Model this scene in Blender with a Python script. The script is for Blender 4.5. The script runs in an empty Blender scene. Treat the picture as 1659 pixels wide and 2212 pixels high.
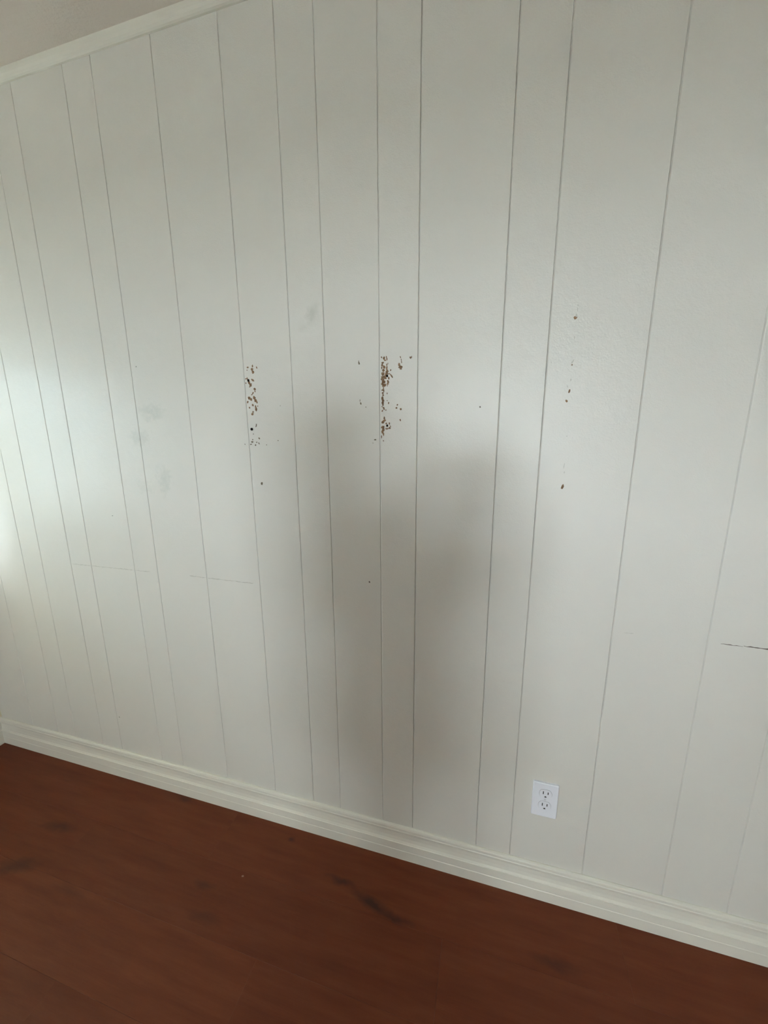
import bpy, bmesh, math, random
from mathutils import Vector, Matrix

IN = 0.0254
S = bpy.context.scene
COL = S.collection
rnd = random.Random(7)

# ------------------------------------------------------------------ camera
CAM_Y, CAM_Z = -1.0228, 1.4097          # 40.3 in from the panelled wall, 55.5 in above the floor
YAW, PITCH, ROLL = 0.27405, -0.20675, 0.00587
def rot_y(a): return Matrix(((math.cos(a), 0, math.sin(a)), (0, 1, 0), (-math.sin(a), 0, math.cos(a))))
CR = Matrix.Rotation(YAW, 3, 'Z') @ Matrix.Rotation(PITCH, 3, 'X') @ rot_y(ROLL)
RIGHT, FWD, UP = CR.col[0].copy(), CR.col[1].copy(), CR.col[2].copy()
cam_d = bpy.data.cameras.new('camera')
cam = bpy.data.objects.new('camera', cam_d); COL.objects.link(cam)
cam_d.sensor_fit = 'VERTICAL'; cam_d.sensor_height = 36.0; cam_d.sensor_width = 27.0
cam_d.lens = 838.0 / 2212.0 * 36.0
cam_d.clip_start = 0.003; cam_d.clip_end = 600
M3 = Matrix((RIGHT, UP, -FWD)).transposed()
cam.matrix_world = Matrix.Translation((0, CAM_Y, CAM_Z)) @ M3.to_4x4()
S.camera = cam

# ------------------------------------------------------------------ sky and exposure
w = bpy.data.worlds.new('overcast_sky'); S.world = w; w.use_nodes = True
bg = w.node_tree.nodes['Background']
bg.inputs[0].default_value = (0.89, 0.978, 1.06, 1)
bg.inputs[1].default_value = 10.0
S.view_settings.view_transform = 'Standard'; S.view_settings.look = 'None'
S.view_settings.exposure = 2.86; S.view_settings.gamma = 1.0
S.view_settings.use_curve_mapping = False
S.cycles.use_denoising = True
S.cycles.max_bounces = 10; S.cycles.diffuse_bounces = 6; S.cycles.sample_clamp_indirect = 60

# the room (metres): panelled wall at y = 0, floor z = 0
XL, XR, YF, ZC = -84.0 * IN, 2.75, -5.5, 96 * IN
BX = -11.73 * IN                        # panel seam the groove pattern is measured from
W1 = (-0.24, 0.90, 1.08, 2.08)           # window behind the camera: x0 x1 z0 z1
W2 = (-0.86, -0.24, 0.98, 1.76)         # window in the left wall: y0 y1 z0 z1
W3 = (-4.05, -3.45, 1.15, 1.95)         # small unseen window added on the left wall as fill light
for nm, loc, rot, sx, sz in (('portal', ((W1[0]+W1[1])/2, YF-0.10, (W1[2]+W1[3])/2), (math.pi/2, 0, math.pi), W1[1]-W1[0], W1[3]-W1[2]),
                             ('portal', (XL-0.10, (W2[0]+W2[1])/2, (W2[2]+W2[3])/2), (math.pi/2, 0, math.pi/2), W2[1]-W2[0], W2[3]-W2[2]),
                             ('portal', (XL-0.10, (W3[0]+W3[1])/2, (W3[2]+W3[3])/2), (math.pi/2, 0, math.pi/2), W3[1]-W3[0], W3[3]-W3[2])):
    ld = bpy.data.lights.new(nm, 'AREA'); ld.shape = 'RECTANGLE'; ld.size = sx; ld.size_y = sz
    ld.cycles.is_portal = True          # only guides the sampling of the sky through the window
    lo = bpy.data.objects.new(nm, ld); COL.objects.link(lo); lo.location = loc
    n = Vector((0, 1, 0)) if abs(loc[1]) > 3 else Vector((1, 0, 0))
    lo.rotation_euler = n.to_track_quat('-Z', 'Z').to_euler()

# ------------------------------------------------------------------ materials
def mat(name, col, rough=0.5, spec=0.5):
    m = bpy.data.materials.new(name); m.use_nodes = True
    b = m.node_tree.nodes['Principled BSDF']
    b.inputs['Base Color'].default_value = (*col, 1); b.inputs['Roughness'].default_value = rough
    b.inputs['Specular IOR Level'].default_value = spec
    return m, m.node_tree, b
def N(nt, t, **kw):
    n = nt.nodes.new(t)
    for k, v in kw.items():
        if k in n.inputs: n.inputs[k].default_value = v
        else: setattr(n, k, v)
    return n
def noise(nt, scale, detail=3, vec=None, rough=0.55):
    n = N(nt, 'ShaderNodeTexNoise', Scale=scale, Detail=detail, Roughness=rough)
    if vec: nt.links.new(vec, n.inputs['Vector'])
    return n
def ramp(nt, fac, stops):
    r = nt.nodes.new('ShaderNodeValToRGB'); e = r.color_ramp.elements
    while len(e) < len(stops): e.new(0.5)
    for k, (p, c) in enumerate(stops):
        e[k].position = p; e[k].color = (*c, 1) if len(c) == 3 else c
    nt.links.new(fac, r.inputs[0]); return r
def mixc(nt, fac, a, b, blend='MIX'):
    m = N(nt, 'ShaderNodeMix', data_type='RGBA', blend_type=blend)
    for sock, v in ((m.inputs[0], fac), (m.inputs[6], a), (m.inputs[7], b)):
        if hasattr(v, 'is_output'): nt.links.new(v, sock)
        else: sock.default_value = v if isinstance(v, (int, float)) else (*v, 1)
    return m.outputs[2]
def bump(nt, b, h, dist, strength=1.0):
    n = N(nt, 'ShaderNodeBump', Distance=dist, Strength=strength)
    nt.links.new(h, n.inputs['Height']); nt.links.new(n.outputs[0], b.inputs['Normal'])
def spot(nt, pos, c, r, rot, soft=0.6, warp=None, axis='Y'):
    """soft elliptical stain mask around a place in the room"""
    mp = N(nt, 'ShaderNodeMapping', vector_type='TEXTURE')
    src = pos
    if warp:
        a = N(nt, 'ShaderNodeVectorMath', operation='ADD'); nt.links.new(pos, a.inputs[0]); nt.links.new(warp, a.inputs[1]); src = a.outputs[0]
    nt.links.new(src, mp.inputs['Vector'])
    mp.inputs['Location'].default_value = c; mp.inputs['Scale'].default_value = r; mp.inputs['Rotation'].default_value = rot
    g = N(nt, 'ShaderNodeTexGradient', gradient_type='SPHERICAL'); nt.links.new(mp.outputs[0], g.inputs[0])
    rr = ramp(nt, g.outputs[0], ((0.0, (0, 0, 0)), (soft, (1, 1, 1)))); return rr.outputs[0]
def position(nt): return nt.nodes.new('ShaderNodeNewGeometry').outputs['Position']
def warp_of(nt, pos, scale, amt):
    n = noise(nt, scale, 3, pos)
    s = N(nt, 'ShaderNodeVectorMath', operation='MULTIPLY_ADD'); nt.links.new(n.outputs['Color'], s.inputs[0])
    s.inputs[1].default_value = (amt,)*3; s.inputs[2].default_value = (-amt/2,)*3; return s.outputs[0]
def times(nt, sock, k):
    m = N(nt, 'ShaderNodeMath', operation='MULTIPLY'); nt.links.new(sock, m.inputs[0]); m.inputs[1].default_value = k; return m.outputs[0]

# semi-gloss off-white paint on the panelling, with its grey smudge and spackled patch
WALL, nt, b = mat('wall_paint', (0.74, 0.725, 0.69), 0.38, 0.5)
pos = position(nt); wp = warp_of(nt, pos, 30, 0.05)
cl = noise(nt, 1.3, 3, pos)
c = mixc(nt, cl.outputs[0], (0.735, 0.712, 0.672), (0.765, 0.744, 0.707))
for (x, z, rx, rz, k) in ((-18.9, 12.0, 1.0, 1.3, 0.36), (-20.1, 10.9, 1.0, 0.8, 0.14)):
    m_ = spot(nt, pos, (x*IN, 0, CAM_Z + z*IN), (rx*IN, 0.05, rz*IN), (0, 0, 0), 0.8, wp)
    c = mixc(nt, times(nt, m_, k), c, (0.40, 0.41, 0.36))
for (x, z, rx, rz, k) in ((-41.3, 2.4, 2.4, 1.3, .6), (-43.9, -0.7, 2.0, 1.2, .6), (-43.5, -7.0, 2.2, 1.0, .30), (-40.7, -6.2, 1.2, 2.4, .6)):
    m_ = spot(nt, pos, (x*IN, 0, CAM_Z + z*IN), (rx*IN, 0.05, rz*IN), (0, 0, 0), 0.9, warp_of(nt, pos, 55, 0.09))
    c = mixc(nt, times(nt, m_, k), c, (0.585, 0.595, 0.555))
nt.links.new(c, b.inputs['Base Color'])
h1 = noise(nt, 330, 2, pos); h2 = noise(nt, 45, 2, pos)
hm = N(nt, 'ShaderNodeMath', operation='MULTIPLY_ADD'); nt.links.new(h2.outputs[0], hm.inputs[0]); hm.inputs[1].default_value = 1.6; nt.links.new(h1.outputs[0], hm.inputs[2])
bump(nt, b, hm.outputs[0], 0.0006, 0.7)

PLAIN, nt, b = mat('plain_wall_paint', (0.79, 0.735, 0.59), 0.5)
bump(nt, b, noise(nt, 300, 2, position(nt)).outputs[0], 0.0003, 0.5)
CEIL, nt, b = mat('ceiling_texture', (0.80, 0.735, 0.675), 0.85, 0.2)
n = noise(nt, 130, 4, position(nt)); bump(nt, b, n.outputs[0], 0.003, 0.7)
TRIM, nt, b = mat('cream_trim_paint', (0.81, 0.785, 0.72), 0.36)
bump(nt, b, noise(nt, 200, 2, position(nt)).outputs[0], 0.0002, 0.5)
OUTSIDE, nt, b = mat('dim_outside_surface', (0.155, 0.180, 0.185), 0.7)  # tone set for how much light reaches the left window
DIRT, nt, b = mat('dry_ground', (0.3, 0.3, 0.27), 0.9)
nt.links.new(ramp(nt, noise(nt, 0.8, 5, position(nt)).outputs[0], ((.3, (.27, .27, .24)), (.7, (.35, .35, .32)))).outputs[0], b.inputs['Base Color'])

# red-brown wood-look floor, grain along the panelled wall
WOOD, nt, b = mat('red_brown_wood', (0.08, 0.033, 0.018), 0.5, 0.27)
pos = position(nt)
oi = nt.nodes.new('ShaderNodeObjectInfo')
off = N(nt, 'ShaderNodeCombineXYZ'); nt.links.new(times(nt, oi.outputs['Random'], 37.0), off.inputs[0]); nt.links.new(times(nt, oi.outputs['Random'], 11.0), off.inputs[2])
ad = N(nt, 'ShaderNodeVectorMath', operation='ADD'); nt.links.new(pos, ad.inputs[0]); nt.links.new(off.outputs[0], ad.inputs[1])
st = N(nt, 'ShaderNodeMapping'); nt.links.new(ad.outputs[0], st.inputs['Vector']); st.inputs['Scale'].default_value = (1.6, 14, 1)
g1 = noise(nt, 2.6, 6, st.outputs[0], 0.6)
st2 = N(nt, 'ShaderNodeMapping'); nt.links.new(ad.outputs[0], st2.inputs['Vector']); st2.inputs['Scale'].default_value = (6, 120, 1)
g2 = noise(nt, 3.0, 3, st2.outputs[0])
c = ramp(nt, g1.outputs[0], ((0.25, (0.130, 0.028, 0.009)), (0.5, (0.165, 0.039, 0.013)), (0.75, (0.195, 0.052, 0.020)))).outputs[0]
c = mixc(nt, times(nt, g2.outputs[0], 0.35), c, (0.12, 0.031, 0.013))
tint = ramp(nt, oi.outputs['Random'], ((0, (0.93, 0.92, 0.92)), (1, (1.05, 1.05, 1.04)))).outputs[0]
c = mixc(nt, 1.0, c, tint, 'MULTIPLY')
wp = warp_of(nt, pos, 14, 0.045)
for (x, y, rx, ry, ro, k) in ((-15.9, -4.9, 2.6, 0.55, -6, .62), (-11.2, -6.1, 3.6, 0.75, -10, .75), (-7.9, -6.9, 2.2, 0.6, -8, .6), (-24.3, -2.1, 0.7, 0.5, 0, .6),
                              (-43.6, -1.0, 2.2, 0.5, 0, .5), (-57.5, -9.4, 3.4, 0.9, 8, .55), (-57.5, -14.6, 4.0, 1.0, 20, .5), (-32.3, -9.8, 2.0, 0.6, 0, .45),
                              (9.0, -6.0, 3.0, 0.8, 0, .4), (-30, -12.8, 3.0, 0.7, 0, .3), (-48, -14.8, 3.0, 0.8, 0, .3)):
    m_ = spot(nt, pos, (x*IN, y*IN, 0), (rx*IN, ry*IN, 0.1), (0, 0, math.radians(ro)), 0.8, wp)
    c = mixc(nt, times(nt, m_, k), c, (0.020, 0.012, 0.009))
nt.links.new(c, b.inputs['Base Color'])
bump(nt, b, g2.outputs[0], 0.0006, 0.35)
SUB, nt, b = mat('dark_underlay', (0.03, 0.018, 0.012), 0.8)

CHIP, nt, b = mat('bare_brown_board', (0.26, 0.16, 0.09), 0.8, 0.2)
nt.links.new(ramp(nt, noise(nt, 120, 3, position(nt)).outputs[0], ((.3, (.18, .105, .058)), (.7, (.34, .215, .13)))).outputs[0], b.inputs['Base Color'])
CHIPD, nt, b = mat('thin_grey_chip', (0.20, 0.165, 0.12), 0.8, 0.2)
HOLE, nt, b = mat('hole_shade_black', (0.010, 0.006, 0.004), 0.9, 0.1)
SCUFF, nt, b = mat('dark_scuff', (0.17, 0.14, 0.12), 0.7, 0.2)
GREY, nt, b = mat('grey_speck', (0.38, 0.38, 0.34), 0.7, 0.2)
FAINT, nt, b = mat('faint_scuff', (0.60, 0.58, 0.54), 0.6, 0.2)
PLATE, nt, b = mat('white_plastic', (0.88, 0.89, 0.97), 0.35)
SLOT, nt, b = mat('dark_slot', (0.035, 0.033, 0.03), 0.6)
GAP, nt, b = mat('shadowed_gap', (0.35, 0.35, 0.38), 0.5)
STEEL, nt, b = mat('painted_screw', (0.72, 0.73, 0.78), 0.3)

# ------------------------------------------------------------------ helpers
def link(name, me, m, parent=None, **props):
    o = bpy.data.objects.new(name, me); COL.objects.link(o)
    if m and not me.materials: me.materials.append(m)
    if parent: o.parent = parent
    for k, v in props.items(): o[k] = v
    return o
def mesh(name, bm, smooth=False):
    bmesh.ops.recalc_face_normals(bm, faces=bm.faces)
    me = bpy.data.meshes.new(name); bm.to_mesh(me); bm.free()
    if smooth:
        for p in me.polygons: p.use_smooth = True
    return me
def box(bm, x0, x1, y0, y1, z0, z1):
    r = bmesh.ops.create_cube(bm, size=1)
    for v in r['verts']:
        v.co = Vector((x0 + (v.co.x+.5)*(x1-x0), y0 + (v.co.y+.5)*(y1-y0), z0 + (v.co.z+.5)*(z1-z0)))
    return r['verts']
def boxes(*bs):
    bm = bmesh.new()
    for b_ in bs: box(bm, *b_)
    return bm
def loft(bm, rings, cap=True):
    vs = [[bm.verts.new(p) for p in r] for r in rings]
    for a, c_ in zip(vs, vs[1:]):
        n_ = len(a)
        for i in range(n_): bm.faces.new((a[i], a[(i+1) % n_], c_[(i+1) % n_], c_[i]))
    if cap: bm.faces.new(vs[0]); bm.faces.new(list(reversed(vs[-1])))
def empty(name, loc=(0, 0, 0), **props):
    o = bpy.data.objects.new(name, None); COL.objects.link(o); o.location = loc; o.empty_display_size = 0.05
    for k, v in props.items(): o[k] = v
    return o
ST = dict(kind='structure')

# ------------------------------------------------------------------ floor of single boards
floor = link('floor', mesh('floor', boxes((XL-.12, XR+.12, YF-.12, .12, -.06, -.0085))), SUB, **ST)
BW, BL = 7.0*IN, 50*IN
def board_mesh(L):
    bm = bmesh.new(); g = 0.00012; e = 0.0004
    loft(bm, [[(x, y, z) for y, z in ((-BW+g, -.008), (-BW+g, -e), (-BW+g+e, 0), (-g-e, 0), (-g, -e), (-g, -.008))] for x in (g, L-g)])
    return mesh('board', bm)
full = board_mesh(BL); full.materials.append(WOOD); cache = {}
r = 0; y = -0.006
while y > YF:
    x = XL + 0.004 - ((r*19.0) % 50)*IN*0.999
    while x < XR - .004:
        a, e_ = max(x, XL+.004), min(x+BL, XR-.004)
        if e_ - a > .02:
            me = full if e_-a > BL-1e-4 else board_mesh(e_-a)
            link('floor_board', me, WOOD, floor).location = (a, y, 0)
        x += BL
    r += 1; y -= BW

# ------------------------------------------------------------------ panelled wall
wall = link('wall_back', mesh('wall_back', boxes((XL-.1, XR+.1, .0045, .12, -.06, ZC+.06))), PLAIN, **ST)
PAT = [4, 8, 4, 8, 8, 6, 4, 6]
edges = []
for base in (-96, -48, 0, 48, 96):
    p = base
    for s in PAT:
        edges.append((p, p+s, base)); p += s
panels = {}
XCOR = (XL - BX)/IN
for (p0, p1, base) in edges:
    x0, x1 = max(BX + p0*IN, XL+.0005), min(BX + p1*IN, XR-.0005)
    if x1 - x0 < 0.02: continue
    fr = -0.0012 if base == 0 else 0.0              # the sheet right of the seam stands slightly proud
    d, gl, gr = 0.0017, 0.0024, 0.0012
    if p0 == 0: gl = 0.0032                         # open joint between two sheets
    bm = bmesh.new()
    loft(bm, [[(xx - x0, yy, z) for xx, yy in ((x0, .0045), (x0+.0002, d), (x0+gl, fr+.0002), (x0+gl+.0007, fr), (x1-gr-.0007, fr), (x1-gr, fr+.0002), (x1-.0002, d), (x1, .0045))] for z in (0.0, ZC)])
    panels[p0] = link('panel', mesh('panel', bm), WALL, wall); panels[p0].location = (x0, 0, 0)
def panel_at(x):
    for (p0, p1, base) in edges:
        if BX + p0*IN <= x < BX + p1*IN and p0 in panels: return panels[p0], (-0.0012 if base == 0 else 0.0)

CHIPS_LEFT = [(-27.18,7.05,0.29,0.18,20),(-27.27,6.76,0.18,0.11,0),(-26.54,7.17,0.18,0.3,-10),(-26.62,6.83,0.35,0.34,10),(-26.53,6.53,0.33,0.38,0),(-26.01,6.98,0.16,0.27,30),(-27.49,5.84,0.2,0.15,0),(-27.33,5.87,0.15,0.31,10),(-26.63,5.67,0.44,0.23,-35),(-27.13,5.44,0.28,0.46,25),(-26.95,5.16,0.37,0.43,0),(-27.08,4.96,0.17,0.14,0),(-27.55,5.38,0.13,0.2,0),(-26.45,4.68,0.31,0.31,20),(-26.45,4.45,0.15,0.23,0),(-26.75,4.25,0.15,0.39,-35),(-26.9,4.08,0.19,0.11,0),(-27.26,3.73,0.37,0.39,30),(-27.04,3.57,0.37,0.31,0),(-27.48,3.31,0.19,0.36,-20),(-26.59,3.72,0.37,0.47,10),(-26.45,3.44,0.41,0.39,20),(-26.29,3.26,0.17,0.31,10),(-26.86,2.94,0.24,0.28,15),(-27.31,2.67,0.17,0.21,20),(-26.5,2.77,0.19,0.32,0),(-26.45,2.5,0.26,0.47,-5),(-26.22,2.81,0.09,0.16,0),(-26.88,2.19,0.22,0.19,0),(-26.99,1.97,0.3,0.32,-20),(-26.61,0.63,0.15,0.32,-30),(-26.58,0.79,0.17,0.14,0),(-27.07,-0.3,0.09,0.15,0),(-26.33,-0.81,0.19,0.26,25),(-27.2,-0.95,0.15,0.18,0),(-27.29,-1.2,0.31,0.2,10),(-27.48,-1.48,0.34,0.13,10),(-26.7,-1.25,0.19,0.15,0),(-26.87,-1.56,0.21,0.18,0),(-26.4,-1.38,0.13,0.3,25),(-28.3,-1.47,0.1,0.15,0),(-25.41,-1.54,0.11,0.1,0),(-23.88,-1.04,0.11,0.13,20),(-23.35,2.81,0.06,0.06,0),(-26.4,-6.07,0.33,0.34,0)]
HOLES_LEFT = [(-27.18,5.65,0.28,0.37,0),(-27.21,0.25,0.36,0.36,0)]
CHIPS_SEAM_LEFT = [(-13.92,6.85,0.18,0.33,15),(-13.94,7.05,0.06,0.22,0),(-13.8,2.84,0.17,0.26,10),(-13.88,3.12,0.05,0.28,0),(-13.24,2.45,0.09,0.13,30),(-12.25,-0.95,0.27,0.15,0),(-12.5,-1.29,0.07,0.11,0)]
CHIPS_SEAM_RIGHT = [(-11.47,7.3,0.15,0.19,0),(-11.21,7.18,0.26,0.37,0),(-10.95,7.24,0.11,0.37,10),(-11.09,6.99,0.29,0.16,20),(-10.9,7.08,0.12,0.24,0),(-11.36,6.76,0.33,0.24,0),(-11.41,6.54,0.24,0.27,0),(-11.21,6.35,0.3,0.38,15),(-11.45,6.28,0.14,0.27,0),(-10.92,6.55,0.13,0.32,10),(-10.92,6.22,0.18,0.49,0),(-11.28,6.02,0.32,0.33,0),(-10.89,5.9,0.33,0.38,0),(-11.34,5.7,0.38,0.38,0),(-10.95,5.63,0.36,0.33,20),(-11.28,5.37,0.48,0.33,0),(-11.37,5.16,0.36,0.33,0),(-11.07,5.25,0.3,0.22,0),(-10.72,5.24,0.18,0.27,0),(-11.28,4.88,0.48,0.33,0),(-11.4,4.69,0.28,0.27,0),(-11.14,4.6,0.36,0.27,0),(-11.26,4.49,0.36,0.2,0),(-10.79,4.92,0.24,0.33,20),(-10.83,4.7,0.24,0.27,0),(-10.87,4.51,0.08,0.15,0),(-11.07,5.47,0.24,0.27,0),(-10.69,5.67,0.21,0.11,30),(-10.43,5.47,0.15,0.49,35),(-10.51,6.01,0.13,0.19,-15),(-10.8,6.65,0.07,0.21,0),(-11.29,4.3,0.12,0.22,0),(-11.35,4.11,0.37,0.19,10),(-11.26,4.0,0.12,0.28,0),(-11.37,3.81,0.24,0.2,20),(-11.33,3.61,0.16,0.28,0),(-11.41,3.28,0.28,0.39,0),(-11.32,3.05,0.3,0.28,0),(-11.37,2.8,0.27,0.34,0),(-11.34,2.61,0.18,0.22,0),(-11.44,2.44,0.15,0.11,0),(-10.9,3.75,0.1,0.2,0),(-10.89,3.03,0.11,0.08,0),(-10.74,2.8,0.11,0.22,-10),(-11.26,2.27,0.17,0.34,20),(-11.42,2.03,0.12,0.23,-20),(-11.04,2.09,0.16,0.1,0),(-11.21,1.28,0.18,0.34,0),(-11.15,1.05,0.27,0.25,0),(-11.37,0.88,0.27,0.34,-20),(-11.28,0.99,0.24,0.23,0),(-11.37,0.33,0.39,0.34,0),(-11.34,0.07,0.33,0.4,0),(-11.44,-0.16,0.21,0.35,10),(-11.31,-0.36,0.13,0.41,0),(-11.53,-0.65,0.1,0.41,0),(-11.32,-1.05,0.12,0.16,0),(-10.92,0.19,0.36,0.15,0),(-10.67,0.73,0.15,0.23,0),(-10.64,0.27,0.22,0.23,20),(-10.55,0.44,0.07,0.23,30),(-11.0,0.73,0.18,0.17,0),(-9.49,7.2,0.06,0.26,15),(-9.41,6.95,0.06,0.26,10),(-9.38,6.74,0.05,0.21,10),(-9.61,6.48,0.23,0.37,10),(-9.46,6.26,0.46,0.29,15),(-9.46,6.08,0.23,0.13,0),(-8.47,7.11,0.17,0.21,0),(-8.35,7.16,0.05,0.21,0),(-9.8,2.6,0.13,0.2,-25),(-9.9,2.28,0.18,0.19,0),(-9.45,2.15,0.21,0.2,20),(-9.5,1.07,0.14,0.23,15)]
HOLES_SEAM = [(-10.88,5.46,0.25,0.27,0),(-10.9,0.51,0.23,0.3,0)]
CHIPS_RIGHT = [(6.46,10.65,0.06,0.18,0),(6.46,10.32,0.04,0.38,0),(6.33,9.65,0.32,0.3,-10),(6.4,9.82,0.13,0.33,-10),(6.44,5.99,0.15,0.48,-25),(6.41,5.72,0.15,0.11,0),(6.43,4.42,0.12,0.27,0),(6.37,3.44,0.16,0.41,-5),(6.22,2.58,0.22,0.26,0),(6.2,3.85,0.06,0.29,20),(6.52,-0.61,0.1,0.12,0),(6.5,-3.37,0.06,0.53,-5),(6.57,-3.98,0.1,0.19,0),(6.53,-5.35,0.2,0.45,-10),(6.47,-5.49,0.23,0.21,0),(6.41,8.01,0.06,0.31,0),(4.66,6.0,0.08,0.1,0)]
SPECKS = [(-13.12,-17.14,0.23,0.23,0),(-1.51,2.21,0.18,0.18,0),(-42.86,7.87,0.28,0.33,0),(-50.27,-11.28,0.42,0.27,0),(-55.2,-44.32,0.4,0.36,0)]
def chip_mesh(items, front, seed, grow=1.0):
    R = random.Random(seed); bm = bmesh.new()
    for k, (x, z, w_, h_, a) in enumerate(items):
        n_ = 9; a = math.radians(a); t = 0.00025 + 0.00002*k
        w_, h_ = max(w_*grow, .07), max(h_*grow, .07)
        ring = []
        for i in range(n_):
            th = 2*math.pi*i/n_ + R.uniform(-.15, .15); q = R.uniform(.72, 1.15)
            u, v = math.cos(th)*w_/2*q, math.sin(th)*h_/2*q
            ring.append((x + u*math.cos(a) - v*math.sin(a), z + u*math.sin(a) + v*math.cos(a)))
        lo = [(p*IN, front+.0002, CAM_Z + q*IN) for p, q in ring]; hi = [(p*IN, front-t, CAM_Z + q*IN) for p, q in ring]
        loft(bm, [lo, hi])
    return mesh('chips', bm)
def on_panel(name, items, m, seed, **props):
    by = {}
    for it in items:
        p, fr = panel_at(it[0]*IN); by.setdefault(p.name, (p, fr, []))[2].append(it)
    for p, fr, its in by.values():
        me = chip_mesh(its, fr, seed); me.transform(Matrix.Translation(-p.location))
        link(name, me, m, p, **props)
LB = 'bare brown spots where the paint has chipped away'
on_panel('paint_chips', CHIPS_LEFT[:30], CHIP, 1, kind='stuff', label=LB)
on_panel('paint_chips', CHIPS_LEFT[30:], CHIPD, 2, kind='stuff', label='small grey brown chips in the paint')
on_panel('paint_chips', CHIPS_SEAM_LEFT, CHIPD, 3, kind='stuff', label='small grey brown chips in the paint')
on_panel('paint_chips', CHIPS_SEAM_RIGHT, CHIP, 4, kind='stuff', label=LB)
on_panel('paint_chips', [i for i in CHIPS_RIGHT if i[2] >= .15 and i[3] < .47], CHIP, 5, kind='stuff', label='few small brown paint chips in a vertical row')
on_panel('paint_scratches', [i for i in CHIPS_RIGHT if not (i[2] >= .15 and i[3] < .47)], FAINT, 6, kind='stuff', label='faint vertical scratches in the paint')
on_panel('specks', SPECKS[:2], SCUFF, 7, kind='stuff', label='tiny dark speck')
on_panel('specks', [(a, b_, c_*.55, d_*.6, e_) for a, b_, c_, d_, e_ in SPECKS[2:]], GREY, 8, kind='stuff', label='tiny grey speck')
for (x, z, w_, h_, a) in HOLES_LEFT + HOLES_SEAM:
    p, fr = panel_at(x*IN); bm = bmesh.new()
    pts = [(x*IN + math.cos(t)*w_*.42*IN, CAM_Z + z*IN + math.sin(t)*h_*.42*IN) for t in [2*math.pi*i/12 for i in range(12)]]
    loft(bm, [[(u, fr+.0003, v) for u, v in pts], [(u, fr-.0022, v) for u, v in pts]])  # raised plug, the darkness inside the hole is painted on
    me = mesh('screw_hole', bm); me.transform(Matrix.Translation(-p.location))
    link('screw_hole', me, HOLE, p, label='dark screw hole in chipped paint')
def streak(name, p0, p1, th, m, label, seed):
    R = random.Random(seed); x0, z0 = p0; x1, z1 = p1; cuts = sorted({x0, x1} | {BX/IN + e[0] for e in edges if x0 < BX/IN + e[0] < x1})
    for a, c_ in zip(cuts, cuts[1:]):
        p, fr = panel_at((a+c_)/2*IN); bm = bmesh.new(); n_ = max(4, int((c_-a)/.25)); rings = []
        for i in range(n_+1):
            x = a + (c_-a)*(0.02 + .96*i/n_); z = z0 + (z1-z0)*(x-x0)/(x1-x0) + R.uniform(-.03, .03); h = th*R.uniform(.25, 1)*(0.3 if i in (0, n_) else 1)
            rings.append([((x)*IN - p.location.x, fr+.0001, CAM_Z + (z-h)*IN), (x*IN - p.location.x, fr-.0002, CAM_Z + (z-h)*IN), (x*IN - p.location.x, fr-.0002, CAM_Z + (z+h)*IN), (x*IN - p.location.x, fr+.0001, CAM_Z + (z+h)*IN)])
        loft(bm, rings); link(name, mesh(name, bm), m, p, label=label)
streak('scuff_mark', (21.3, -19.68), (23.1, -19.72), .05, SCUFF, 'thin dark horizontal scuff', 1)
streak('scuff_mark', (23.05, -19.66), (26.0, -19.72), .07, SCUFF, 'thin dark horizontal scuff', 2)
streak('scuff_mark', (13.3, -19.72), (14.2, -19.66), .035, FAINT, 'faint horizontal scuff', 3)
streak('scuff_mark', (-59.5, -19.1), (-45.0, -18.95), .06, FAINT, 'faint horizontal scuff', 4)
streak('scuff_mark', (-38.5, -18.9), (-28.5, -18.95), .07, FAINT, 'faint horizontal scuff', 5)

# ------------------------------------------------------------------ other walls, ceiling
def wall_with_windows(name, axis, at, out, a0, a1, *wins):
    lo, hi = (at, at+out) if out > 0 else (at+out, at); parts = []; a = a0
    for u0, u1, z0, z1 in wins:
        parts += [(a, u0, -.06, ZC+.06), (u0, u1, -.06, z0), (u0, u1, z1, ZC+.06)]; a = u1
    parts.append((a, a1, -.06, ZC+.06))
    bs = [(p[0], p[1], lo, hi, p[2], p[3]) if axis == 'y' else (lo, hi, p[0], p[1], p[2], p[3]) for p in parts]
    return link(name, mesh(name, boxes(*bs)), PLAIN, **ST)
wall_with_windows('wall_front', 'y', YF, -.12, XL-.1, XR+.1, W1)
wall_with_windows('wall_left', 'x', XL, -.10, YF-.12, .0045, W3, W2)
link('wall_right', mesh('wall_right', boxes((XR, XR+.1, YF-.12, .0045, -.06, ZC+.06))), PLAIN, **ST)
link('ceiling', mesh('ceiling', boxes((XL-.1, XR+.1, YF-.12, .12, ZC, ZC+.06))), CEIL, **ST)

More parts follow.
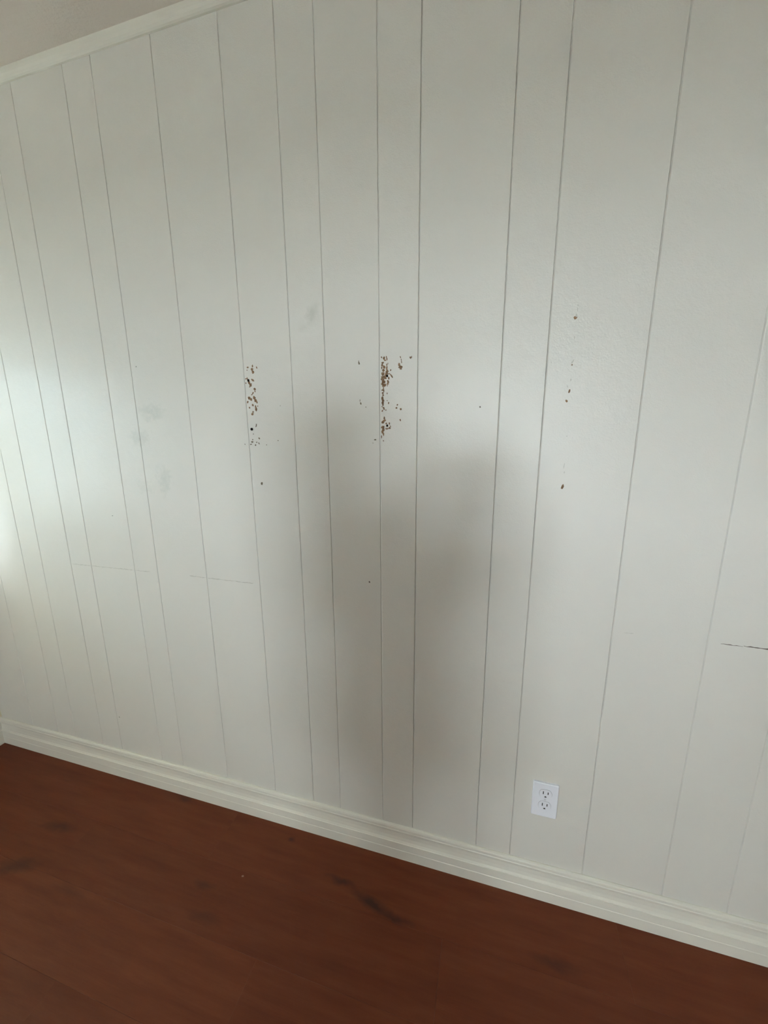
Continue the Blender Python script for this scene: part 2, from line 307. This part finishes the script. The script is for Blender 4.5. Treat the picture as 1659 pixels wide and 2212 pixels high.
# glazing: a thin clear pane, mostly see-through, slightly mirror-like
GLASS = bpy.data.materials.new('window_glass'); GLASS.use_nodes = True; nt = GLASS.node_tree; nt.nodes.clear()
o_ = nt.nodes.new('ShaderNodeOutputMaterial'); mx = nt.nodes.new('ShaderNodeMixShader'); tr = nt.nodes.new('ShaderNodeBsdfTransparent'); gl_ = N(nt, 'ShaderNodeBsdfGlossy', Roughness=0.02)
tr.inputs[0].default_value = (.95, .97, .96, 1); mx.inputs[0].default_value = .06
nt.links.new(tr.outputs[0], mx.inputs[1]); nt.links.new(gl_.outputs[0], mx.inputs[2]); nt.links.new(mx.outputs[0], o_.inputs[0])
def window(name, axis, at, out, win):
    u0, u1, z0, z1 = win; f = .045; mid = (z0+z1)/2; s = 1 if out > 0 else -1
    def bx(a0, a1, d0, d1, c0, c1):
        lo, hi = sorted((at + s*d0, at + s*d1))
        return (a0, a1, lo, hi, c0, c1) if axis == 'y' else (lo, hi, a0, a1, c0, c1)
    w_ = link(name, mesh(name, boxes(bx(u0, u0+f, .03, .08, z0, z1), bx(u1-f, u1, .03, .08, z0, z1), bx(u0+f, u1-f, .03, .08, z0, z0+f), bx(u0+f, u1-f, .03, .08, z1-f, z1), bx(u0+f, u1-f, .035, .075, mid-.02, mid+.02))), TRIM, **ST)
    link('pane', mesh('pane', boxes(bx(u0+f, u1-f, .052, .056, z0+f, mid-.02))), GLASS, w_)
    link('pane', mesh('pane', boxes(bx(u0+f, u1-f, .052, .056, mid+.02, z1-f))), GLASS, w_)
    link('window_casing', mesh('window_casing', boxes(bx(u0-.06, u0, -.014, 0, z0-.06, z1+.06), bx(u1, u1+.06, -.014, 0, z0-.06, z1+.06), bx(u0, u1, -.014, 0, z1, z1+.06), bx(u0, u1, -.014, 0, z0-.06, z0))), TRIM, w_)
window('window_1', 'y', YF, -.12, W1)
window('window_2', 'x', XL, -.10, W2)
window('added_fill_window', 'x', XL, -.10, W3)
link('ground', mesh('ground', boxes((-150, 150, -150, 150, -.75, -.7))), DIRT, **ST)
link('added_porch_shade', mesh('sky_block_rear', boxes((-2.0, 2.8, YF-2.7, YF-.12, 2.16, 2.24))), PLAIN, **ST)  # added overhang, out of view, cuts the high sky from the rear window
link('added_eave_shade', mesh('sky_block_left', boxes((XL-1.2, XL-.10, -2.4, .5, 1.98, 2.06))), PLAIN, **ST)  # added overhang, out of view, keeps sky light off the left window
link('added_outside_wall', mesh('added_outside_wall', boxes((-5.4, -4.9, -5.9, 6, -.7, 6.4))), OUTSIDE, **ST)  # unseen wall added to block sky and dim the left window

# ------------------------------------------------------------------ baseboard and ceiling trim
BH = 5.05*IN
prof = [(0, 0), (.0125, 0), (.0127, .036), (.0118, .0375), (.0118, .0395), (.0127, .041), (.0127, .0640), (.0136, .0648), (.0136, .0662), (.0117, .0670), (.0087, .0735), (.0072, .085), (.0074, .100), (.0090, .106), (.0098, .110), (.0086, .1125), (.0092, .116), (.0092, .121), (.0076, .1255), (.0040, BH), (0, BH)]
prof = [(a, z*BH/.1283) for a, z in prof[:-2]] + prof[-2:]
bm = bmesh.new(); loft(bm, [[(XL + a, -a, z) for a, z in prof], [(XR - a, -a, z) for a, z in prof]])
link('baseboard_back', mesh('baseboard_back', bm), TRIM, **ST)
bm = bmesh.new(); loft(bm, [[(XL + a, -a, z) for a, z in prof], [(XL + a, YF + a, z) for a, z in prof]])
link('baseboard_left', mesh('baseboard_left', bm), TRIM, **ST)
bm = bmesh.new(); loft(bm, [[(XR - a, -a, z) for a, z in prof], [(XR - a, YF + a, z) for a, z in prof]])
link('baseboard_right', mesh('baseboard_right', bm), TRIM, **ST)
bm = bmesh.new(); loft(bm, [[(XL + a, YF + a, z) for a, z in prof], [(XR - a, YF + a, z) for a, z in prof]])
link('baseboard_front', mesh('baseboard_front', bm), TRIM, **ST)
T0 = 94.95*IN
cp = [(0, T0), (.005, T0), (.009, T0+.002), (.0125, T0+.006), (.0148, T0+.012), (.0155, T0+.018), (.0155, ZC), (0, ZC)]
for nm, rings in (('trim_1', [[(XL + a, -a, z) for a, z in cp], [(XR - a, -a, z) for a, z in cp]]),
                  ('trim_2', [[(XL + a, -a, z) for a, z in cp], [(XL + a, YF + a, z) for a, z in cp]])):
    bm = bmesh.new(); loft(bm, rings); link(nm, mesh(nm, bm), TRIM, **ST)

# ------------------------------------------------------------------ duplex outlet
OX, OZ = 7.58*IN, CAM_Z - 41.31*IN
FR = -0.0012
outlet = empty('electrical_outlet', (OX, FR, OZ), label='white duplex electrical outlet low on the panelled wall above the baseboard', category='outlet')
PW, PH, PT = 2.72*IN, 4.52*IN, 0.0062
def rrect(w_, h_, r_, y, n_=4):
    pts = []
    for cx, cz, a0 in ((w_/2-r_, h_/2-r_, 0), (-w_/2+r_, h_/2-r_, 90), (-w_/2+r_, -h_/2+r_, 180), (w_/2-r_, -h_/2+r_, 270)):
        for i in range(n_+1):
            a = math.radians(a0 + 90*i/n_); pts.append((cx + r_*math.cos(a), y, cz + r_*math.sin(a)))
    return pts
def dface(w_, h_, y, n_=28):                       # round receptacle face cut flat above and below
    R_ = w_/2; out_ = []
    for i in range(n_):
        a = 2*math.pi*i/n_; out_.append((R_*math.cos(a), y, max(-h_/2, min(h_/2, R_*math.sin(a)))))
    return out_
bm = bmesh.new()
loft(bm, [rrect(PW, PH, .003, 0), rrect(PW, PH, .003, -.0038), rrect(PW-.0018, PH-.0018, .003, -.0054), rrect(PW-.0045, PH-.0045, .003, -PT)])
link('cover_plate', mesh('cover_plate', bm), PLATE, outlet)
for sgn in (1, -1):
    cz = sgn*0.0202 + .0034
    bm = bmesh.new(); loft(bm, [dface(.0350, .0290, -PT+.0002), dface(.0350, .0290, -PT-.0003)])
    me = mesh('receptacle_gap', bm); me.transform(Matrix.Translation((0, 0, cz)))
    gap_shade = link('receptacle_gap_shade', me, GAP, outlet)  # grey disc behind the face, the gap's shade put into its colour
    bm = bmesh.new(); loft(bm, [dface(.0338, .0280, -PT), dface(.0338, .0280, -PT-.0012), dface(.0328, .0272, -PT-.0017)])
    me = mesh('receptacle', bm); me.transform(Matrix.Translation((0, 0, cz)))
    rec = link('receptacle', me, PLATE, outlet)
    y0, y1 = -PT-.0010, -PT-.0019
    for sx, hh in ((-.0064, .0095), (.0064, .0080)):
        link('slot', mesh('slot', boxes((sx-.00125, sx+.00125, y1, y0, cz+.0042-hh/2, cz+.0042+hh/2))), SLOT, rec)
    bm = bmesh.new()
    gp = [(-.0026, -.0021), (.0026, -.0021)] + [(.0026*math.cos(a), .0026*math.sin(a)) for a in [math.pi*i/8 for i in range(9)]]
    loft(bm, [[(u, y0, cz-.0088+v) for u, v in gp], [(u, y1, cz-.0088+v) for u, v in gp]])
    link('ground_hole', mesh('ground_hole', bm), SLOT, rec)
bm = bmesh.new(); loft(bm, [[(.0032*q*math.cos(a), y, 0.0034 + .0032*q*math.sin(a)) for a in [2*math.pi*i/14 for i in range(14)]] for q, y in ((1, -PT+.0002), (1, -PT-.0006), (.6, -PT-.0012))])
sc_ = link('screw', mesh('screw', bm), STEEL, outlet)

# ------------------------------------------------------------------ a crumb on the floor
bm = bmesh.new(); bmesh.ops.create_icosphere(bm, subdivisions=2, radius=.0032)
for v in bm.verts: v.co = Vector((v.co.x*1.3, v.co.y*.9, v.co.z*.6)) * rnd.uniform(.8, 1.2)
lo_z = min(v.co.z for v in bm.verts)
for v in bm.verts: v.co.z -= lo_z
CR_, nt, b = mat('pale_flake', (.30, .17, .12), .7)
link('paint_flake', mesh('paint_flake', bm, True), CR_, label='tiny pale paint flake lying on the red-brown floor', category='flake').location = (-28.1*IN, -7.8*IN, 0)
# ------------------------------------------------------------------ the photographer, standing behind the lens, and the phone
SKIN, nt, b = mat('skin', (0.55, 0.34, 0.25), 0.55)
HAIR, nt, b = mat('brown_hair', (0.06, 0.035, 0.02), 0.5)
nt.links.new(ramp(nt, noise(nt, 60, 4, position(nt)).outputs[0], ((.3, (.035, .02, .012)), (.7, (.10, .06, .035)))).outputs[0], b.inputs['Base Color'])
CLOTH, nt, b = mat('dark_knit', (0.07, 0.07, 0.08), 0.85, 0.2)
SKIRT, nt, b = mat('dark_coat_cloth', (0.09, 0.07, 0.065), 0.85, 0.2)
SHOE, nt, b = mat('dark_shoe', (0.03, 0.03, 0.03), 0.5)
PHONE, nt, b = mat('dark_phone', (0.03, 0.03, 0.035), 0.25)
EYE, nt, b = mat('eye', (0.5, 0.48, 0.45), 0.2)
LIP, nt, b = mat('lips', (0.42, 0.17, 0.15), 0.5)

CAMP = Vector((0, CAM_Y, CAM_Z))
PC = CAMP - UP*0.055 - FWD*0.0085                      # centre of the phone body
phone = empty('phone', PC, label='dark phone held up in both hands by the person behind the camera', category='phone')
phone.rotation_euler = M3.to_euler()
def at_phone(bm): return mesh('phone_body', bm)
bm = bmesh.new()
def prr(w_, h_, r_, z): return [(x, zz, z) for x, _, zz in rrect(w_, h_, r_, 0, 5)]
loft(bm, [prr(.070, .145, .011, .0040), prr(.073, .148, .012, .003), prr(.073, .148, .012, -.003), prr(.070, .145, .011, -.0040)])
link('phone_body', mesh('phone_body', bm), PHONE, phone)
bm = bmesh.new(); loft(bm, [[(x, y, -.0035) for x, y, _ in prr(.067, .142, .010, 0)], [(x, y, .0042) for x, y, _ in prr(.067, .142, .010, 0)]])
link('screen', mesh('screen', bm), PHONE, phone)
bm = bmesh.new(); ring = [(.006*math.cos(a), .055 + .006*math.sin(a)) for a in [2*math.pi*i/16 for i in range(16)]]
loft(bm, [[(x, y, -.003) for x, y in ring], [(x, y, -.0058) for x, y in ring]])
link('lens', mesh('lens', bm), PHONE, phone)

PR = Vector((-0.105, -1.46, 0))
person = empty('person', PR, label='person behind the camera in dark clothes, casting the soft shadow on the wall', category='person')
def skin_mesh(name, nodes, bones, sub=2):
    """nodes: name -> (place, rx, ry); one continuous surface grown along the bones"""
    keys = list(nodes); idx = {k: i for i, k in enumerate(keys)}
    me = bpy.data.meshes.new(name); me.from_pydata([Vector(nodes[k][0]) - PR for k in keys], [(idx[a], idx[c_]) for a, c_ in bones], [])
    o = bpy.data.objects.new(name, me); COL.objects.link(o)
    m_ = o.modifiers.new('skin', 'SKIN'); m_.use_smooth_shade = True
    for i, k in enumerate(keys):
        v = me.skin_vertices[0].data[i]; v.radius = (nodes[k][1], nodes[k][2]); v.use_root = (i == 0)
    s_ = o.modifiers.new('sub', 'SUBSURF'); s_.levels = sub; s_.render_levels = sub
    dg = bpy.context.evaluated_depsgraph_get(); out_ = bpy.data.meshes.new_from_object(o.evaluated_get(dg))
    bpy.data.objects.remove(o); out_.name = name
    for p in out_.polygons: p.use_smooth = True
    return out_
HX = -0.245                                             # the head leans over towards the screen
V = Vector
nd = {'pelvis': (V((-.11, -1.47, .90)), .135, .105), 'waist': (V((-.11, -1.455, 1.03)), .115, .085), 'chest': (V((-.125, -1.45, 1.15)), .135, .10),
      'collar': (V((-.15, -1.445, 1.25)), .095, .07), 'neck': (V((-.20, -1.43, 1.315)), .048, .05), 'chin': (V((HX+.01, -1.40, 1.375)), .055, .07),
      'face': (V((HX, -1.395, 1.425)), .068, .082), 'brow': (V((HX-.004, -1.40, 1.475)), .070, .085), 'crown': (V((HX-.006, -1.41, 1.52)), .045, .055)}
bn = [('pelvis', 'waist'), ('waist', 'chest'), ('chest', 'collar'), ('collar', 'neck'), ('neck', 'chin'), ('chin', 'face'), ('face', 'brow'), ('brow', 'crown')]
for s, n_ in ((-1, 'left'), (1, 'right')):
    sh = V((s*.158 - .145, -1.445, 1.222 - .012*s)); el = V((s*.185 - .15, -1.36, .98 - .0*s))
    base = PC + RIGHT*s*.036
    wr = base + RIGHT*s*.045 - UP*.085 - FWD*.055; palm = base + RIGHT*s*.032 - UP*.035 - FWD*.022
    nd[n_+'sh'] = (sh, .062, .062); nd[n_+'bi'] = ((sh+el)/2, .047, .047); nd[n_+'el'] = (el, .040, .040)
    nd[n_+'fo'] = ((el*.55+wr*.45), .036, .036); nd[n_+'wr'] = (wr, .024, .022); nd[n_+'pa'] = (palm, .024, .018)
    bn += [('collar', n_+'sh'), (n_+'sh', n_+'bi'), (n_+'bi', n_+'el'), (n_+'el', n_+'fo'), (n_+'fo', n_+'wr'), (n_+'wr', n_+'pa')]
    for k, (dz, ln) in enumerate(((-.004, .95), (-.024, 1.0), (-.044, .95), (-.062, .8))):
        a = base + RIGHT*s*.016 + UP*dz - FWD*.008; c_ = base + RIGHT*s*.012 + UP*(dz+.002) + FWD*.012; e_ = base - RIGHT*s*.018*ln + UP*(dz+.004) + FWD*.0175
        for q, p_, r_ in (('a', a, .0085), ('b', c_, .008), ('c', e_, .0068)): nd[f'{n_}f{k}{q}'] = (p_, r_, r_)
        bn += [(n_+'pa', f'{n_}f{k}a'), (f'{n_}f{k}a', f'{n_}f{k}b'), (f'{n_}f{k}b', f'{n_}f{k}c')]
    for q, p_, r_ in (('a', base + RIGHT*s*.012 - UP*.030 - FWD*.026, .011), ('b', base - RIGHT*s*.006 - UP*.012 - FWD*.020, .010), ('c', base - RIGHT*s*.018 + UP*.006 - FWD*.0145, .0085)):
        nd[f'{n_}t{q}'] = (p_, r_, r_)
    bn += [(n_+'pa', n_+'ta'), (n_+'ta', n_+'tb'), (n_+'tb', n_+'tc')]
    hp = V((-.11 + s*.085, -1.47, .85)); kn = V((-.11 + s*.09, -1.455, .48)); an = V((-.11 + s*.095, -1.48, .09)); to = V((-.11 + s*.115, -1.34, .045))
    nd[n_+'hp'] = (hp, .085, .09); nd[n_+'kn'] = (kn, .055, .055); nd[n_+'ca'] = ((kn*.65+an*.35)-V((0, .012, 0)), .052, .052); nd[n_+'an'] = (an, .036, .036); nd[n_+'to'] = (to, .036, .026)
    bn += [('pelvis', n_+'hp'), (n_+'hp', n_+'kn'), (n_+'kn', n_+'ca'), (n_+'ca', n_+'an'), (n_+'an', n_+'to')]
link('body', skin_mesh('body', nd, bn), SKIN, person)
# knitted top with sleeves: the same limbs, a little larger, ending at neck, hem and wrists
top, tb = {}, []
for k in ('waist', 'pelvis', 'chest', 'collar'): top[k] = (nd[k][0], nd[k][1]+.014, nd[k][2]+.014)
for n_ in ('left', 'right'):
    for q in ('sh', 'bi', 'el', 'fo'): top[n_+q] = (nd[n_+q][0], nd[n_+q][1]+.016, nd[n_+q][2]+.016)
    top[n_+'cu'] = (nd[n_+'fo'][0]*.25 + nd[n_+'wr'][0]*.75, .036, .036)
    tb += [('collar', n_+'sh'), (n_+'sh', n_+'bi'), (n_+'bi', n_+'el'), (n_+'el', n_+'fo'), (n_+'fo', n_+'cu')]
tb += [('waist', 'chest'), ('waist', 'pelvis'), ('chest', 'collar')]
link('top', skin_mesh('top', top, tb), CLOTH, person)
trs, trb = {}, []
for n_ in ('left', 'right'):
    for q in ('hp', 'kn', 'ca', 'an'): trs[n_+q] = (nd[n_+q][0], nd[n_+q][1]+.018, nd[n_+q][2]+.018)
    trb += [(n_+'hp', n_+'kn'), (n_+'kn', n_+'ca'), (n_+'ca', n_+'an')]
trs['seat'] = (nd['pelvis'][0], .13, .115); trb += [('seat', 'lefthp'), ('seat', 'righthp')]
link('trousers', skin_mesh('trousers', trs, trb), SKIRT, person)
def oval(cx, cy, rx, ry, z, n_=40, wave=0.0, ph=0.0):
    return [(cx + rx*(1+wave*math.sin(9*a+ph))*math.cos(a) - PR.x, cy + ry*(1+wave*math.sin(9*a+ph))*math.sin(a) - PR.y, z) for a in [2*math.pi*i/n_ for i in range(n_)]]
bm = bmesh.new()
loft(bm, [oval(-.11, -1.46, rx, ry, z, 40, wv, z*2) for z, rx, ry, wv in ((1.08, .10, .075, .004), (1.05, .145, .11, .005), (1.00, .18, .13, .006), (.93, .21, .145, .008), (.80, .22, .155, .012), (.70, .22, .155, .016), (.62, .215, .155, .02), (.62, .205, .145, .02))], True)
link('coat', mesh('coat', bm, True), SKIRT, person)
bm = bmesh.new()                                        # hair: shell over crown, sides and back, open at the face
def lock(z, rx, ry, cy, gap):
    a0, a1 = math.radians(90+gap), math.radians(450-gap); n_ = 24; out_ = []
    for q in range(n_+1):
        a = a0 + (a1-a0)*q/n_; k = 1 + .02*math.sin(11*a + z*60); out_.append((HX + rx*k*math.cos(a) - PR.x, cy + ry*k*math.sin(a) - PR.y, z))
    for q in range(n_, -1, -1):
        a = a0 + (a1-a0)*q/n_; out_.append((HX + (rx-.022)*math.cos(a) - PR.x, cy + (ry-.022)*math.sin(a) - PR.y, z))
    return out_
loft(bm, [lock(z, rx, ry, cy, g) for z, rx, ry, cy, g in ((1.210, .10, .085, -1.475, 62), (1.270, .118, .105, -1.455, 55), (1.340, .118, .115, -1.44, 48), (1.410, .115, .118, -1.425, 44), (1.470, .12, .122, -1.415, 36), (1.515, .10, .108, -1.41, 18), (1.545, .07, .078, -1.412, 4), (1.558, .035, .04, -1.412, 1))])
link('hair', mesh('hair', bm, True), HAIR, person)
for s in (-1, 1):
    bm = bmesh.new(); bmesh.ops.create_uvsphere(bm, u_segments=12, v_segments=8, radius=.0115)
    ey = link('eye', mesh('eye', bm, True), EYE, person); ey.location = V((HX + s*.030, -1.322, 1.447)) - PR
    bm = bmesh.new(); bmesh.ops.create_uvsphere(bm, u_segments=12, v_segments=8, radius=.0055)
    link('iris', mesh('iris', bm, True), HAIR, ey).location = (0, .0075, -.001)
    bm = bmesh.new(); bmesh.ops.create_uvsphere(bm, u_segments=12, v_segments=8, radius=.02)
    for v in bm.verts: v.co = V((v.co.x*.35, v.co.y*.7, v.co.z*1.3))
    link('ear', mesh('ear', bm, True), SKIN, person).location = V((HX + s*.072, -1.40, 1.435)) - PR
    bm = bmesh.new(); x = -.11 + s*.112
    loft(bm, [[(x - PR.x + w_*math.cos(a), -1.40 - PR.y + l_*math.sin(a), z) for a in [2*math.pi*i/20 for i in range(20)]] for z, w_, l_ in ((0.0, .043, .125), (.018, .045, .128), (.05, .042, .12), (.075, .034, .09))])
    link('shoe', mesh('shoe', bm, True), SHOE, person)
bm = bmesh.new(); bmesh.ops.create_uvsphere(bm, u_segments=12, v_segments=8, radius=.013)
for v in bm.verts: v.co = V((v.co.x, v.co.y*1.3, v.co.z*1.9))
link('nose', mesh('nose', bm, True), SKIN, person).location = V((HX, -1.313, 1.422)) - PR
bm = bmesh.new(); bmesh.ops.create_uvsphere(bm, u_segments=12, v_segments=8, radius=.012)
for v in bm.verts: v.co = V((v.co.x*1.8, v.co.y*.7, v.co.z*.6))
link('mouth', mesh('mouth', bm, True), LIP, person).location = V((HX, -1.325, 1.387)) - PR
